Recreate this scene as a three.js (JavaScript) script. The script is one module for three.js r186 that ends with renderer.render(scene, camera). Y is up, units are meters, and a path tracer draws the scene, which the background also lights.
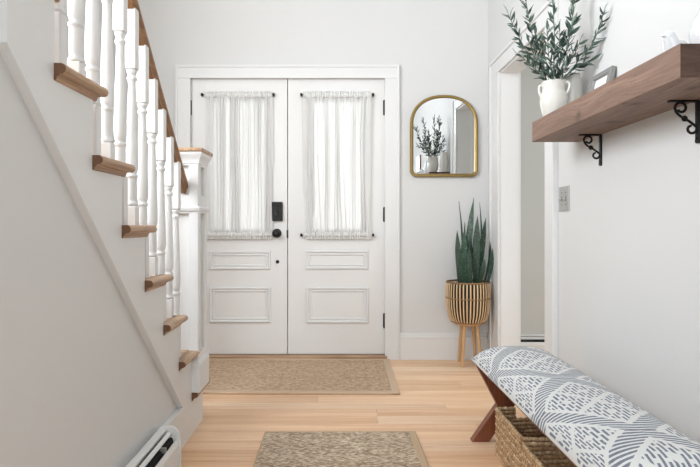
import * as THREE from 'three';
import { RoundedBoxGeometry } from 'three/addons/geometries/RoundedBoxGeometry.js';
import { mergeGeometries, mergeVertices, toCreasedNormals } from 'three/addons/utils/BufferGeometryUtils.js';
import { RectAreaLightUniformsLib } from 'three/addons/lights/RectAreaLightUniformsLib.js';

// ---------------------------------------------------------------- camera, sky, lights, exposure
RectAreaLightUniformsLib.init();
const scene = new THREE.Scene();
const F = 580, CX = 339, CY = 226;                       // focal length and vanishing point (a shifted lens)
const camera = new THREE.PerspectiveCamera(2 * Math.atan(233.5 / F) * 180 / Math.PI, 700 / 467, 0.05, 60);
camera.position.set(0, 1, 0);
camera.lookAt(0, 1, -5);
camera.setViewOffset(700, 467, 350 - CX, 233.5 - CY, 700, 467);
camera.updateProjectionMatrix();
const renderer = new THREE.WebGLRenderer({ antialias: true });
renderer.toneMapping = THREE.LinearToneMapping;
renderer.toneMappingExposure = 1.27;
renderer.shadowMap.enabled = true;
renderer.shadowMap.type = THREE.PCFSoftShadowMap;
scene.background = new THREE.Color().setRGB(1.45, 1.5, 1.53);          // even overcast sky
function daylight(w, h, [x, y, z], [tx, ty, tz], strength) {          // overcast daylight coming in through a window
  const l = new THREE.RectAreaLight(new THREE.Color().setRGB(0.92, 0.985, 1.05), strength, w, h);
  l.position.set(x, y, z); l.lookAt(tx, ty, tz); l.castShadow = true; scene.add(l); return l;
}
daylight(2.1, 1.1, [-1.66, 2.2, -1.45], [0, 2.2, -1.45], 11.2);        // stairwell window
daylight(2.5, 1.6, [-0.7, 2.15, 3.9], [-0.7, 2.15, 0], 7.2);           // fill light at the unseen window added behind the camera
daylight(1.2, 1.2, [3.5, 1.5, -3.1], [0, 1.5, -3.1], 5.5);            // window of the side room

// ---------------------------------------------------------------- helpers
function rng(seed) { let a = seed >>> 0; return () => { a = (a + 0x6D2B79F5) | 0; let t = Math.imul(a ^ (a >>> 15), 1 | a); t = (t + Math.imul(t ^ (t >>> 7), 61 | t)) ^ t; return ((t ^ (t >>> 14)) >>> 0) / 4294967296; }; }
const taken = {};
function numbered(n) { const k = taken[n] = (taken[n] ?? -1) + 1; return k ? n + '_' + String(k).padStart(3, '0') : n; }
function obj(name, geo, mat, parent) {
  const g = Array.isArray(geo) ? merge(geo) : geo;
  const m = new THREE.Mesh(g, mat);
  m.castShadow = m.receiveShadow = true;
  m.name = parent ? name : numbered(name);
  (parent ?? scene).add(m);
  return m;
}
function merge(list) { return list.length === 1 ? list[0] : mergeGeometries(list.map(g => { const q = g.index ? g.toNonIndexed() : g; if (!q.attributes.uv) boxUV(q); for (const k of Object.keys(q.attributes)) if (!['position', 'normal', 'uv'].includes(k)) q.deleteAttribute(k); return q; })); }
function group(name, [x, y, z] = [0, 0, 0]) { const g = new THREE.Group(); g.name = numbered(name); g.position.set(x, y, z); scene.add(g); return g; }
function tag(o, label, category, grp) { o.userData.label = label; o.userData.category = category; if (grp) o.userData.group = grp; return o; }
function struct(o) { o.userData.kind = 'structure'; return o; }
function boxUV(geo, grain = 'x', off = [0, 0]) {          // uv in metres, u along the grain
  const g = geo.index ? geo.toNonIndexed() : geo, p = g.attributes.position, uv = new Float32Array(p.count * 2);
  const ax = { x: 0, y: 1, z: 2 }[grain], a = new THREE.Vector3(), b = new THREE.Vector3(), c = new THREE.Vector3(), n = new THREE.Vector3();
  for (let i = 0; i < p.count; i += 3) {
    a.fromBufferAttribute(p, i); b.fromBufferAttribute(p, i + 1); c.fromBufferAttribute(p, i + 2);
    n.copy(b).sub(a).cross(c.clone().sub(a));
    const m = [Math.abs(n.x), Math.abs(n.y), Math.abs(n.z)], k = m.indexOf(Math.max(...m));
    let o = [0, 1, 2].filter(q => q !== k);
    if (o[1] === ax) o = [o[1], o[0]];
    [a, b, c].forEach((v, j) => { const q = v.toArray(); uv[(i + j) * 2] = q[o[0]] + off[0]; uv[(i + j) * 2 + 1] = q[o[1]] + off[1]; });
  }
  g.setAttribute('uv', new THREE.BufferAttribute(uv, 2));
  return g;
}
function box(x0, x1, y0, y1, z0, z1, r = 0, grain = 'x', off) {        // by extents, optionally with rounded edges
  const w = x1 - x0, h = y1 - y0, d = z1 - z0;
  const g = r ? new RoundedBoxGeometry(w, h, d, 2, Math.min(r, w / 2.01, h / 2.01, d / 2.01)) : new THREE.BoxGeometry(w, h, d);
  g.translate((x0 + x1) / 2, (y0 + y1) / 2, (z0 + z1) / 2);
  return boxUV(g, grain, off);
}
function poly(points, holes, depth, opt = {}) {                        // extruded outline in the x-y plane
  const s = new THREE.Shape(points.map(p => new THREE.Vector2(p[0], p[1])));
  for (const h of holes ?? []) s.holes.push(new THREE.Path(h.map(p => new THREE.Vector2(p[0], p[1]))));
  return new THREE.ExtrudeGeometry(s, { depth, bevelEnabled: false, ...opt });
}
const rect = (x0, x1, y0, y1) => [[x0, y0], [x1, y0], [x1, y1], [x0, y1]];
function alongX(points, holes, x0, x1) {                               // outline given as (distance, height), thickness in x
  return boxUV(poly(points, holes, x1 - x0).rotateY(Math.PI / 2).translate(x0, 0, 0), 'z');
}
function tube(pts, r, seg = 24, rad = 8, closed = false) { return new THREE.TubeGeometry(new THREE.CatmullRomCurve3(pts.map(p => new THREE.Vector3(...p)), closed), seg, r, rad, closed); }
function capTube(pts, r, seg = 24, rad = 8) { const a = new THREE.SphereGeometry(r, 8, 6).translate(...pts[0]), b = new THREE.SphereGeometry(r, 8, 6).translate(...pts.at(-1)); return merge([tube(pts, r, seg, rad), a, b]); }
function lathe(pr, seg = 32) { return new THREE.LatheGeometry(pr.map(p => new THREE.Vector2(p[0], p[1])), seg); }
function cyl(r0, r1, h, seg = 20) { return new THREE.CylinderGeometry(r1, r0, h, seg); }
function ringSweep(outlines, closedProfile = false) {                  // outlines: rings of equal length, joined to each other
  const n = outlines[0].length, m = outlines.length, pos = [], idx = [];
  outlines.forEach(o => o.forEach(p => pos.push(...p)));
  for (let j = 0; j < (closedProfile ? m : m - 1); j++) for (let i = 0; i < n; i++) {
    const a = j * n + i, b = j * n + (i + 1) % n, c = ((j + 1) % m) * n + (i + 1) % n, d = ((j + 1) % m) * n + i;
    idx.push(a, b, c, a, c, d);
  }
  const g = new THREE.BufferGeometry();
  g.setAttribute('position', new THREE.Float32BufferAttribute(pos, 3)); g.setIndex(idx);
  return toCreasedNormals(g, 0.6);
}
function frameRing(x0, x1, y0, y1, z, profile) {                       // mitred moulding round a rectangle facing +z: profile [inset, height]
  return boxUV(ringSweep(profile.map(([o, h]) => [[x0 + o, y0 + o, z + h], [x1 - o, y0 + o, z + h], [x1 - o, y1 - o, z + h], [x0 + o, y1 - o, z + h]])));
}

// ---------------------------------------------------------------- computed textures
function noiseTable(seed, n) { const r = rng(seed), t = new Float32Array(n * n); for (let i = 0; i < t.length; i++) t[i] = r(); return (x, y, px = n, py = n) => { const xi = Math.floor(x), yi = Math.floor(y), fx = x - xi, fy = y - yi, sx = fx * fx * (3 - 2 * fx), sy = fy * fy * (3 - 2 * fy), g = (a, b) => t[(((b % py) + py) % py % n) * n + (((a % px) + px) % px % n)]; const a = g(xi, yi), b = g(xi + 1, yi), c = g(xi, yi + 1), d = g(xi + 1, yi + 1); return (a + (b - a) * sx) * (1 - sy) + (c + (d - c) * sx) * sy; }; }
function dataTex(w, h, fn, srgb, wm, hm) {                             // wm, hm: metres that one repeat covers
  const d = new Uint8Array(w * h * 4);
  for (let y = 0; y < h; y++) for (let x = 0; x < w; x++) { const c = fn(x / w, y / h, x, y), i = (y * w + x) * 4; if (typeof c === 'number') { d[i] = d[i + 1] = d[i + 2] = Math.max(0, Math.min(255, c * 255)); } else { d[i] = Math.max(0, Math.min(255, c[0])); d[i + 1] = Math.max(0, Math.min(255, c[1])); d[i + 2] = Math.max(0, Math.min(255, c[2])); } d[i + 3] = 255; }
  const t = new THREE.DataTexture(d, w, h); t.magFilter = THREE.LinearFilter; t.minFilter = THREE.LinearMipmapLinearFilter; t.generateMipmaps = true; t.wrapS = t.wrapT = THREE.RepeatWrapping;
  if (srgb) t.colorSpace = THREE.SRGBColorSpace;
  if (wm) t.repeat.set(1 / wm, 1 / hm);
  t.needsUpdate = true; return t;
}
const mixc = (a, b, t) => [a[0] + (b[0] - a[0]) * t, a[1] + (b[1] - a[1]) * t, a[2] + (b[2] - a[2]) * t];
function woodTex(seed, dark, light, { wm = 1.6, hm = 0.4, w = 1024, h = 256, streak = 1, knots = 0, warp = 1 } = {}) {
  const N = noiseTable(seed, 64), r = rng(seed + 7), ks = [];
  for (let i = 0; i < knots; i++) ks.push([r(), r(), 0.006 + r() * 0.011]);
  return dataTex(w, h, (u, v) => {
    let kn = 0, bend = 0;
    for (const [ku, kv, kr] of ks) { let du = Math.abs(u - ku); du = Math.min(du, 1 - du) * wm; let dv = Math.abs(v - kv); dv = Math.min(dv, 1 - dv) * hm; const q = Math.hypot(du * 0.62, dv) / kr; kn = Math.max(kn, Math.exp(-q * q * 0.9)); bend += Math.exp(-q * 0.35) * 0.25; }
    const wv = v + (N(u * 6, v * 4, 6, 4) - 0.5) * 0.06 * warp + bend * 0.09;
    const broad = N(u * 3, wv * 8 + 9, 3, 8), fine = N(u * 10, v * 60 + 3, 10, 60), mid = N(u * 5 + 3, wv * 24, 5, 24), pores = N(u * 48, v * 64, 48, 64);
    const rings = 0.5 + 0.5 * Math.sin((wv * 22 + broad * 3) * Math.PI * 2);
    let t = 0.5 + streak * ((broad - 0.5) * 0.55 + (mid - 0.5) * 0.5 + (fine - 0.5) * 0.35 + (rings - 0.5) * 0.22) - Math.max(0, pores - 0.72) * 0.9;
    const c = mixc(dark, light, Math.max(0, Math.min(1, t)));
    return mixc(c, [dark[0] * 0.5, dark[1] * 0.45, dark[2] * 0.42], kn * 0.5);
  }, true, wm, hm);
}
const fineBump = (() => { const N = noiseTable(3, 64); return dataTex(256, 256, (u, v) => 0.5 * N(u * 32, v * 32, 32, 32) + 0.5 * N(u * 64, v * 64, 64, 64), false, 0.25, 0.25); })();

// ---------------------------------------------------------------- materials
const S = (o) => new THREE.MeshStandardMaterial(o), P = (o) => new THREE.MeshPhysicalMaterial(o);
const M = {};
M.wall = S({ color: '#d9d8d6', roughness: 0.85, bumpMap: fineBump, bumpScale: 0.00025 });
M.ceil = S({ color: '#e6e5e2', roughness: 0.9 });
M.trim = S({ color: '#e1e0de', roughness: 0.42 });
M.door = S({ color: '#e6e4e1', roughness: 0.4, bumpMap: fineBump, bumpScale: 0.0001 });
M.gray = S({ color: '#c4c4bf', roughness: 0.85, bumpMap: fineBump, bumpScale: 0.00025 });
M.black = S({ color: '#191817', roughness: 0.42, metalness: 0.4 });
M.iron = S({ color: '#161514', roughness: 0.5, metalness: 0.5, bumpMap: fineBump, bumpScale: 0.0004 });
M.hinge = S({ color: '#3a3632', roughness: 0.4, metalness: 0.8 });
M.dark = S({ color: '#1c1a18', roughness: 0.8 });
M.steel = S({ color: '#b4b4b1', roughness: 0.38, metalness: 0.75 });
M.brass = S({ color: '#927a4a', roughness: 0.35, metalness: 0.9 });
M.mirror = S({ color: '#e6e8e8', roughness: 0.015, metalness: 1 });
M.ceramic = P({ color: '#d8d5cd', roughness: 0.38, clearcoat: 0.3, clearcoatRoughness: 0.25 });
M.glaze = P({ color: '#dfe0e2', roughness: 0.12, clearcoat: 0.9, clearcoatRoughness: 0.05 });
M.glass = P({ color: '#ffffff', roughness: 0, transmission: 1, thickness: 0, ior: 1.5 });
M.sheer = P({ color: '#f6f5f3', roughness: 0.8, transmission: 0.45, thickness: 0, side: THREE.DoubleSide });
M.ruffle = P({ color: '#f0efec', roughness: 0.95, transmission: 0.2, thickness: 0, side: THREE.DoubleSide });
const oakTex = [woodTex(11, [223, 182, 146], [251, 223, 195], { streak: 0.9 }), woodTex(12, [229, 190, 153], [253, 227, 199], { streak: 0.8 }), woodTex(13, [216, 174, 137], [246, 215, 184], { streak: 0.95 })];
const oakTint = ['#ffffff', '#fbf3ea', '#f6ebe0', '#fff8f0', '#f3e6d8'];
M.oak = []; for (const t of oakTex) for (const c of oakTint) M.oak.push(S({ map: t, color: c, roughness: 0.44, bumpMap: t, bumpScale: 0.0003 }));
const treadTex = woodTex(21, [148, 114, 86], [208, 174, 139], { wm: 1.1, hm: 0.3, streak: 0.9 });
M.tread = S({ map: treadTex, roughness: 0.42 });
const railTex = woodTex(22, [116, 80, 48], [168, 123, 80], { wm: 1.2, hm: 0.2, streak: 0.8 });
M.shadedEndGrain = S({ color: '#6b4a32', roughness: 0.7 });  // end-grain brown, with the shade on the tread ends mixed in
M.rail = S({ map: railTex, roughness: 0.32 });
const shelfTex = woodTex(31, [106, 82, 69], [158, 129, 112], { wm: 1.2, hm: 0.36, knots: 14, streak: 0.75, warp: 1.6 });
M.shelf = S({ map: shelfTex, roughness: 0.62, bumpMap: shelfTex, bumpScale: 0.0012 });
const shadedEndTex = woodTex(33, [62, 45, 36], [92, 68, 55], { wm: 0.3, hm: 0.3, w: 256, h: 256, warp: 3 });
M.shadedShelfEnd = S({ map: shadedEndTex, roughness: 0.8, bumpMap: shadedEndTex, bumpScale: 0.0008 });  // shelf end grain, darkened further to carry the shade of that face
const walnutTex = woodTex(41, [92, 47, 28], [142, 82, 52], { wm: 0.8, hm: 0.2, streak: 0.8 });
M.walnut = S({ map: walnutTex, roughness: 0.4 });
const bambooTex = woodTex(51, [188, 148, 104], [222, 186, 142], { wm: 0.4, hm: 0.06, w: 256, h: 64 });
M.bamboo = S({ map: bambooTex, roughness: 0.5 });
M.cane = S({ color: '#d9b88e', roughness: 0.5 });
M.caneDark = S({ color: '#8a6746', roughness: 0.55 });
M.pot = S({ color: '#2b2521', roughness: 0.75 });
M.soil = S({ color: '#2a2019', roughness: 1, bumpMap: fineBump, bumpScale: 0.01 });
M.frameGray = S({ color: '#8b8a87', roughness: 0.55, bumpMap: fineBump, bumpScale: 0.0003 });
M.mat = S({ color: '#efefee', roughness: 0.8 });
M.leafA = S({ color: '#4a6257', roughness: 0.55 });
M.leafB = S({ color: '#84988c', roughness: 0.6 });
M.leafC = S({ color: '#33483f', roughness: 0.55 });
M.stem = S({ color: '#6c6a58', roughness: 0.8 });
M.porch = S({ color: '#a9a8a4', roughness: 0.9 });

// ---------------------------------------------------------------- setting: floor
const XR = 1.1175, XL = -1.68, DW = 4.35, WT = 0.12;      // right wall, left wall, door wall, wall thickness
const XS = -0.704, XP = -0.73;                            // stringer face, wall under the stairs
{
  const fl = struct(group('floor'));
  const r = rng(101), W = 0.118, x1 = XR + WT;
  let row = 0;
  for (let d = DW; d > -0.35; d -= W, row++) {
    const left = d > 2.9 ? XL : XP - 0.04;
    let x = left - r() * 0.9;
    while (x < x1) {
      const L = 0.75 + r() * 0.95, a = Math.max(x, left), b = Math.min(x + L, x1);
      x += L;
      if (b - a < 0.06) continue;
      obj('plank', box(a + 0.0006, b - 0.0006, -0.02, 0, -d + 0.0006, -d + W - 0.0006, 0, 'x', [r() * 3, r() * 3]), M.oak[Math.floor(r() * M.oak.length)], fl);
    }
  }
  obj('subfloor', box(XL, x1, -0.06, -0.0205, -DW, 0.39), M.dark, fl);
}
struct(obj('floor', box(XR + WT, 3.6, -0.03, 0, -4.26, -2.2), M.oak[3]));
struct(obj('floor', box(-3.5, XR, -0.03, -0.0005, 0.39, 4.0), S({ color: '#c6c5c1', roughness: 1, bumpMap: fineBump, bumpScale: 0.003 })));  // unseen floor, neutral carpet added to weaken the warm bounce

// walls
const R = (k) => 3.0 - 0.2235 * (k - 1), T = (k) => 0.203 + 0.2 * (k - 1);
const HC = 3.3;                                           // foyer ceiling
struct(obj('wall_back', boxUV(poly(rect(XL - 0.1, XR + WT, 0, HC), [rect(-1.13, 0.36, -0.01, 2.12).map(p => [p[0], Math.max(p[1], 0.0005)])], 0.14).translate(0, 0, -DW - 0.14)), M.wall));
const ow = { d0: 3.10, d1: 4.01, h: 2.065 };
struct(obj('wall_right', alongX([[-4.12, 0], [ow.d0, 0], [ow.d0, ow.h], [ow.d1, ow.h], [ow.d1, 0], [DW, 0], [DW, HC], [-4.12, HC]], null, XR, XR + WT), M.wall));
struct(obj('wall_left', alongX(rect(0, DW, 0, HC), [rect(0.4, 2.5, 1.65, 2.75)], XL - 0.12, XL), M.wall));
struct(obj('wall_front', boxUV(poly(rect(-3.62, XR, 0, 3.2), [rect(-1.95, 0.55, 1.35, 2.95)], 0.12).translate(0, 0, 4.0)), M.wall));
struct(obj('wall_room_left', box(-3.62, -3.5, 0, 3.2, 0, 4.0), M.wall));
struct(obj('wall_partition', [box(-3.62, XP, 0, HC, 0, 0.12), box(XP, XR, 3.1, HC, 0, 0.12)], M.wall));
struct(obj('ceiling', box(-3.62, XR, 3.1, 3.2, 0.12, 4.12), M.ceil));
struct(obj('ceiling', box(XL - 0.12, XR + WT, HC, HC + 0.1, -DW - 0.14, 0.12), M.ceil));
{ // wall under the staircase, up to the landing
  const pts = [[2.95, 0], [2.95, T(1) - 0.05]];
  for (let k = 1; k < 13; k++) { pts.push([R(k + 1) - 0.03, T(k) - 0.05]); pts.push([R(k + 1) - 0.03, T(k + 1) - 0.05]); }
  pts.push([0, T(13) - 0.05], [0, 0]);
  struct(obj('wall_stairs', alongX(pts, null, XP - 0.09, XP), M.wall));
}
struct(obj('floor', box(XL, XP, T(13) - 0.05, T(13), -R(13), 0), M.oak[2]));
// side room behind the cased opening
struct(obj('wall_sideroom_back', box(XR + WT, 3.6, 0, 2.6, -4.40, -4.26), M.gray));
struct(obj('wall_sideroom_front', box(XR + WT, 3.6, 0, 2.6, -2.2, -2.08), M.gray));
struct(obj('wall_sideroom_right', alongX(rect(2.08, 4.4, 0, 2.6), [rect(2.5, 3.7, 0.9, 2.1)], 3.6, 3.72), M.gray));
struct(obj('ceiling', box(XR + WT, 3.72, 2.6, 2.7, -4.4, -2.08), M.ceil));
// outdoors: porch slab and lawn, plus a roof added to dim the door
struct(obj('ground', box(-20, 20, -0.5, -0.4, -30, 12), S({ color: '#9b9d90', roughness: 1 })));
struct(obj('porch_floor', box(-2.6, 1.9, -0.4, -0.06, -6.4, -DW - 0.14), M.porch));
struct(obj('added_porch_roof', box(-2.8, 2.1, 2.65, 2.8, -6.6, -DW - 0.14), M.porch));  // unseen roof, added to cut the daylight behind the curtains

// windows out of frame that give the daylight
function windowUnit(name, make) { const w = struct(group(name)); make(w); return w; }
windowUnit('window_1', (w) => {                            // stairwell window, in the left wall
  const f = (d0, d1, y0, y1) => box(XL - 0.09, XL - 0.04, y0, y1, -d1, -d0, 0.004);
  obj('window_frame', [f(0.4, 0.47, 1.65, 2.75), f(2.43, 2.5, 1.65, 2.75), f(0.47, 2.43, 1.65, 1.72), f(0.47, 2.43, 2.68, 2.75), f(1.42, 1.48, 1.72, 2.68)], M.trim, w);
  for (const [a, b] of [[0.47, 1.42], [1.48, 2.43]]) obj('pane', box(XL - 0.068, XL - 0.064, 1.72, 2.68, -b, -a), M.glass, w);
});
windowUnit('added_window_2', (w) => {                            // unseen window added behind the camera for its fill light
  const f = (x0, x1, y0, y1) => box(x0, x1, y0, y1, 4.03, 4.08, 0.004), xs = [-1.95, -1.12, -0.28, 0.55];
  obj('window_frame', [...xs.map((x, i) => f(x - (i ? 0.035 : 0), x + (i < 3 ? 0.035 : 0), 1.35, 2.95)), f(-1.95, 0.55, 1.35, 1.41), f(-1.95, 0.55, 2.89, 2.95), f(-1.95, 0.55, 2.13, 2.17)], M.trim, w);
  for (let i = 0; i < 3; i++) for (const [c, e] of [[1.41, 2.13], [2.17, 2.89]]) obj('pane', box(xs[i] + 0.036, xs[i + 1] - 0.036, c, e, 4.053, 4.057), M.glass, w);
});
windowUnit('window_3', (w) => {
  const f = (d0, d1, y0, y1) => box(3.63, 3.68, y0, y1, -d1, -d0, 0.004);
  obj('window_frame', [f(2.5, 2.57, 0.9, 2.1), f(3.63, 3.7, 0.9, 2.1), f(2.57, 3.63, 0.9, 0.97), f(2.57, 3.63, 2.03, 2.1)], M.trim, w);
  obj('pane', box(3.653, 3.657, 0.97, 2.03, -3.63, -2.57), M.glass, w);
});

// casing of the double door
{
  const t = struct(group('trim_1'));
  const zf = -4.33, x0 = -1.2094, x1 = 0.4405, xi0 = -1.112, xi1 = 0.3434, yt = 2.1907, yi = 2.105;
  obj('casing', box(x0, xi0, 0, yi, -DW, zf, 0.003, 'y'), M.trim, t);
  obj('casing', box(xi1, x1, 0, yi, -DW, zf, 0.003, 'y'), M.trim, t);
  obj('head_casing', box(x0, x1, yi, yt, -DW, zf, 0.003), M.trim, t);
  obj('back_band', [box(x0 - 0.012, x0 + 0.006, 0, yt + 0.012, -DW, zf + 0.008, 0.004), box(x1 - 0.006, x1 + 0.012, 0, yt + 0.012, -DW, zf + 0.008, 0.004), box(x0, x1, yt - 0.006, yt + 0.012, -DW, zf + 0.008, 0.004)], M.trim, t);
  obj('jamb', [box(-1.13, xi0 - 0.001, 0, 2.12, -4.349 - 0.13, -4.425), box(xi1 + 0.001, 0.36, 0, 2.12, -4.349 - 0.13, -4.425), box(-1.13, 0.36, yi + 0.001, 2.12, -4.479, -4.425)], M.trim, t);
  obj('threshold', box(-1.13, 0.36, 0.0005, 0.031, -4.48, -4.325, 0.006), M.tread, t);
}
// casing of the side opening
{
  const t = struct(group('trim_2')), xf = XR - 0.02, c0 = 4.197, c1 = 2.967, yt = 2.165;
  obj('casing', box(xf, XR, 0, ow.h, -c0, -ow.d1, 0.004, 'y'), M.trim, t);
  obj('casing', box(xf, XR, 0, ow.h, -ow.d0, -c1, 0.004, 'y'), M.trim, t);
  obj('head_casing', box(xf, XR, ow.h, yt, -c0, -c1, 0.004, 'z'), M.trim, t);
  obj('back_band', [box(xf - 0.01, XR, 0, yt + 0.012, -c0 - 0.012, -c0 + 0.012, 0.004), box(xf - 0.01, XR, 0, yt + 0.012, -c1 - 0.012, -c1 + 0.012, 0.004), box(xf - 0.01, XR, yt - 0.012, yt + 0.012, -c0, -c1, 0.004)], M.trim, t);
  obj('jamb', [box(XR - 0.002, XR + WT + 0.002, 0, ow.h - 0.012, -ow.d1, -ow.d1 + 0.012), box(XR - 0.002, XR + WT + 0.002, 0, ow.h - 0.012, -ow.d0 - 0.012, -ow.d0), box(XR - 0.002, XR + WT + 0.002, ow.h - 0.012, ow.h, -ow.d1, -ow.d0)], M.trim, t);
  obj('casing', box(XR + WT, XR + WT + 0.018, 0, ow.h + 0.09, -ow.d1 - 0.09, -ow.d1 + 0.004, 0.003, 'y'), M.trim, t);
  obj('casing', box(XR + WT, XR + WT + 0.018, 0, ow.h + 0.09, -ow.d0 - 0.004, -ow.d0 + 0.09, 0.003, 'y'), M.trim, t);
}
// baseboards
function baseProfile() { return [[0, 0], [0.018, 0], [0.018, 0.155], [0.02, 0.16], [0.02, 0.17], [0.012, 0.18], [0.012, 0.19], [0.006, 0.2], [0, 0.2]]; }
struct(obj('baseboard_back', boxUV(poly(baseProfile().map(([o, y]) => [-o, y]), null, XR - 0.4525).rotateY(Math.PI / 2).translate(0.4525, 0, -DW)), M.trim));
function baseRun(d0, d1) { return boxUV(poly(baseProfile().map(([o, y]) => [-o, y]), null, d1 - d0).translate(XR, 0, -d1)); }
struct(obj('baseboard_right', [baseRun(4.215, DW), baseRun(-4.0, 2.95)], M.trim));
struct(obj('baseboard_left', box(XP, XS, 0, 0.18, -2.62, 0, 0.003), M.trim));

// ---------------------------------------------------------------- double door
const fx = (px) => (px - CX) * 4.37 / F, fy = (py) => 1 - (py - CY) * 4.37 / F;
const ZD = -4.37;
const panelProfile = [[0, 0], [0, 0.009], [0.004, 0.013], [0.012, 0.013], [0.017, 0.006], [0.023, 0.004], [0.027, 0.008], [0.033, 0.008], [0.038, 0.0]];
function doorLeaf(name, x0, x1, gx0, gx1, panels) {
  const d = struct(group(name)), gy0 = fy(229), gy1 = fy(101);
  const body = poly(rect(x0, x1, 0.036, 2.114), [rect(gx0, gx1, gy0, gy1)], 0.042, { bevelEnabled: true, bevelThickness: 0.002, bevelSize: 0.002, bevelOffset: -0.002, bevelSegments: 1 });
  obj('leaf', boxUV(body.translate(0, 0, ZD - 0.044)), M.door, d);
  obj('pane', box(gx0, gx1, gy0, gy1, ZD - 0.024, ZD - 0.02), M.glass, d);
  obj('glazing_bead', frameRing(gx0 - 0.02, gx1 + 0.02, gy0 - 0.02, gy1 + 0.02, ZD, [[0, 0], [0, 0.008], [0.01, 0.008], [0.02, 0], [0.02, -0.018]]), M.trim, d);
  for (const [a, b, c, e] of panels) obj('panel_moulding', frameRing(fx(a), fx(b), fy(e), fy(c), ZD, panelProfile), M.trim, d);
  return d;
}
const doorL = doorLeaf('door_1', -1.127, fx(287.2), fx(213), fx(264), [[209.5, 270.5, 251, 269.5], [209.5, 270.8, 287, 322.5]]);
obj('astragal', box(fx(286), fx(289.4), 0.036, 2.114, ZD - 0.052, ZD - 0.0445, 0.002, 'y'), M.door, doorL);
const doorR = doorLeaf('door_2', fx(288), 0.357, fx(309), fx(365), [[305.5, 368, 250.5, 269], [306.5, 368.5, 287, 322.8]]);
function hinge(px, y0, y1, parent) { const x = fx(px); const g = cyl(0.006, 0.006, fy(y0) - fy(y1), 10).translate(x, (fy(y0) + fy(y1)) / 2, ZD + 0.008); const b = box(x - 0.009, x + 0.009, fy(y1) + 0.004, fy(y0) - 0.004, ZD - 0.003, ZD + 0.005, 0.002); obj('hinge', [g, b], M.hinge, parent); }
for (const [a, b] of [[100, 115.5], [207, 222], [313, 328]]) { hinge(190.6, a, b, doorL); hinge(384.2, a, b, doorR); }
{ // keypad lock, knob and keyhole
  const x0 = fx(271.8), x1 = fx(282.8), y0 = fy(221), y1 = fy(202), xm = (x0 + x1) / 2;
  const k = obj('keypad_lock', box(x0, x1, y0, y1, ZD, ZD + 0.028, 0.006), M.black, doorL);
  obj('thumb_turn', [new THREE.CylinderGeometry(0.013, 0.015, 0.01, 20).rotateX(Math.PI / 2).translate(xm, y0 + 0.055, ZD + 0.033), box(xm - 0.004, xm + 0.004, y0 + 0.035, y0 + 0.075, ZD + 0.033, ZD + 0.048, 0.003)], M.hinge, k);
  obj('top_panel', box(x0 + 0.01, x1 - 0.01, y1 - 0.04, y1 - 0.012, ZD + 0.027, ZD + 0.03, 0.001), M.dark, k);
  const kb = obj('door_knob', lathe([[0.0, 0], [0.034, 0], [0.034, 0.006], [0.026, 0.011], [0.013, 0.014], [0.012, 0.034], [0.02, 0.04], [0.029, 0.05], [0.031, 0.06], [0.027, 0.07], [0.014, 0.076], [0, 0.077]], 28).rotateX(Math.PI / 2).translate(fx(277), fy(233.2), ZD), M.black, doorL);
  obj('knob_lock', new THREE.CylinderGeometry(0.009, 0.009, 0.004, 16).rotateX(Math.PI / 2).translate(fx(277), fy(233.2), ZD + 0.078), M.hinge, kb);
  obj('keyhole_cover', new THREE.CylinderGeometry(0.0125, 0.014, 0.006, 18).rotateX(Math.PI / 2).translate(fx(277.5), fy(261.8), ZD + 0.003), M.black, doorL);
  obj('strike_plate', box(fx(286.6), fx(288.3), fy(238), fy(230), ZD - 0.002, ZD + 0.003, 0.001), M.hinge, doorL);
}

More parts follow.
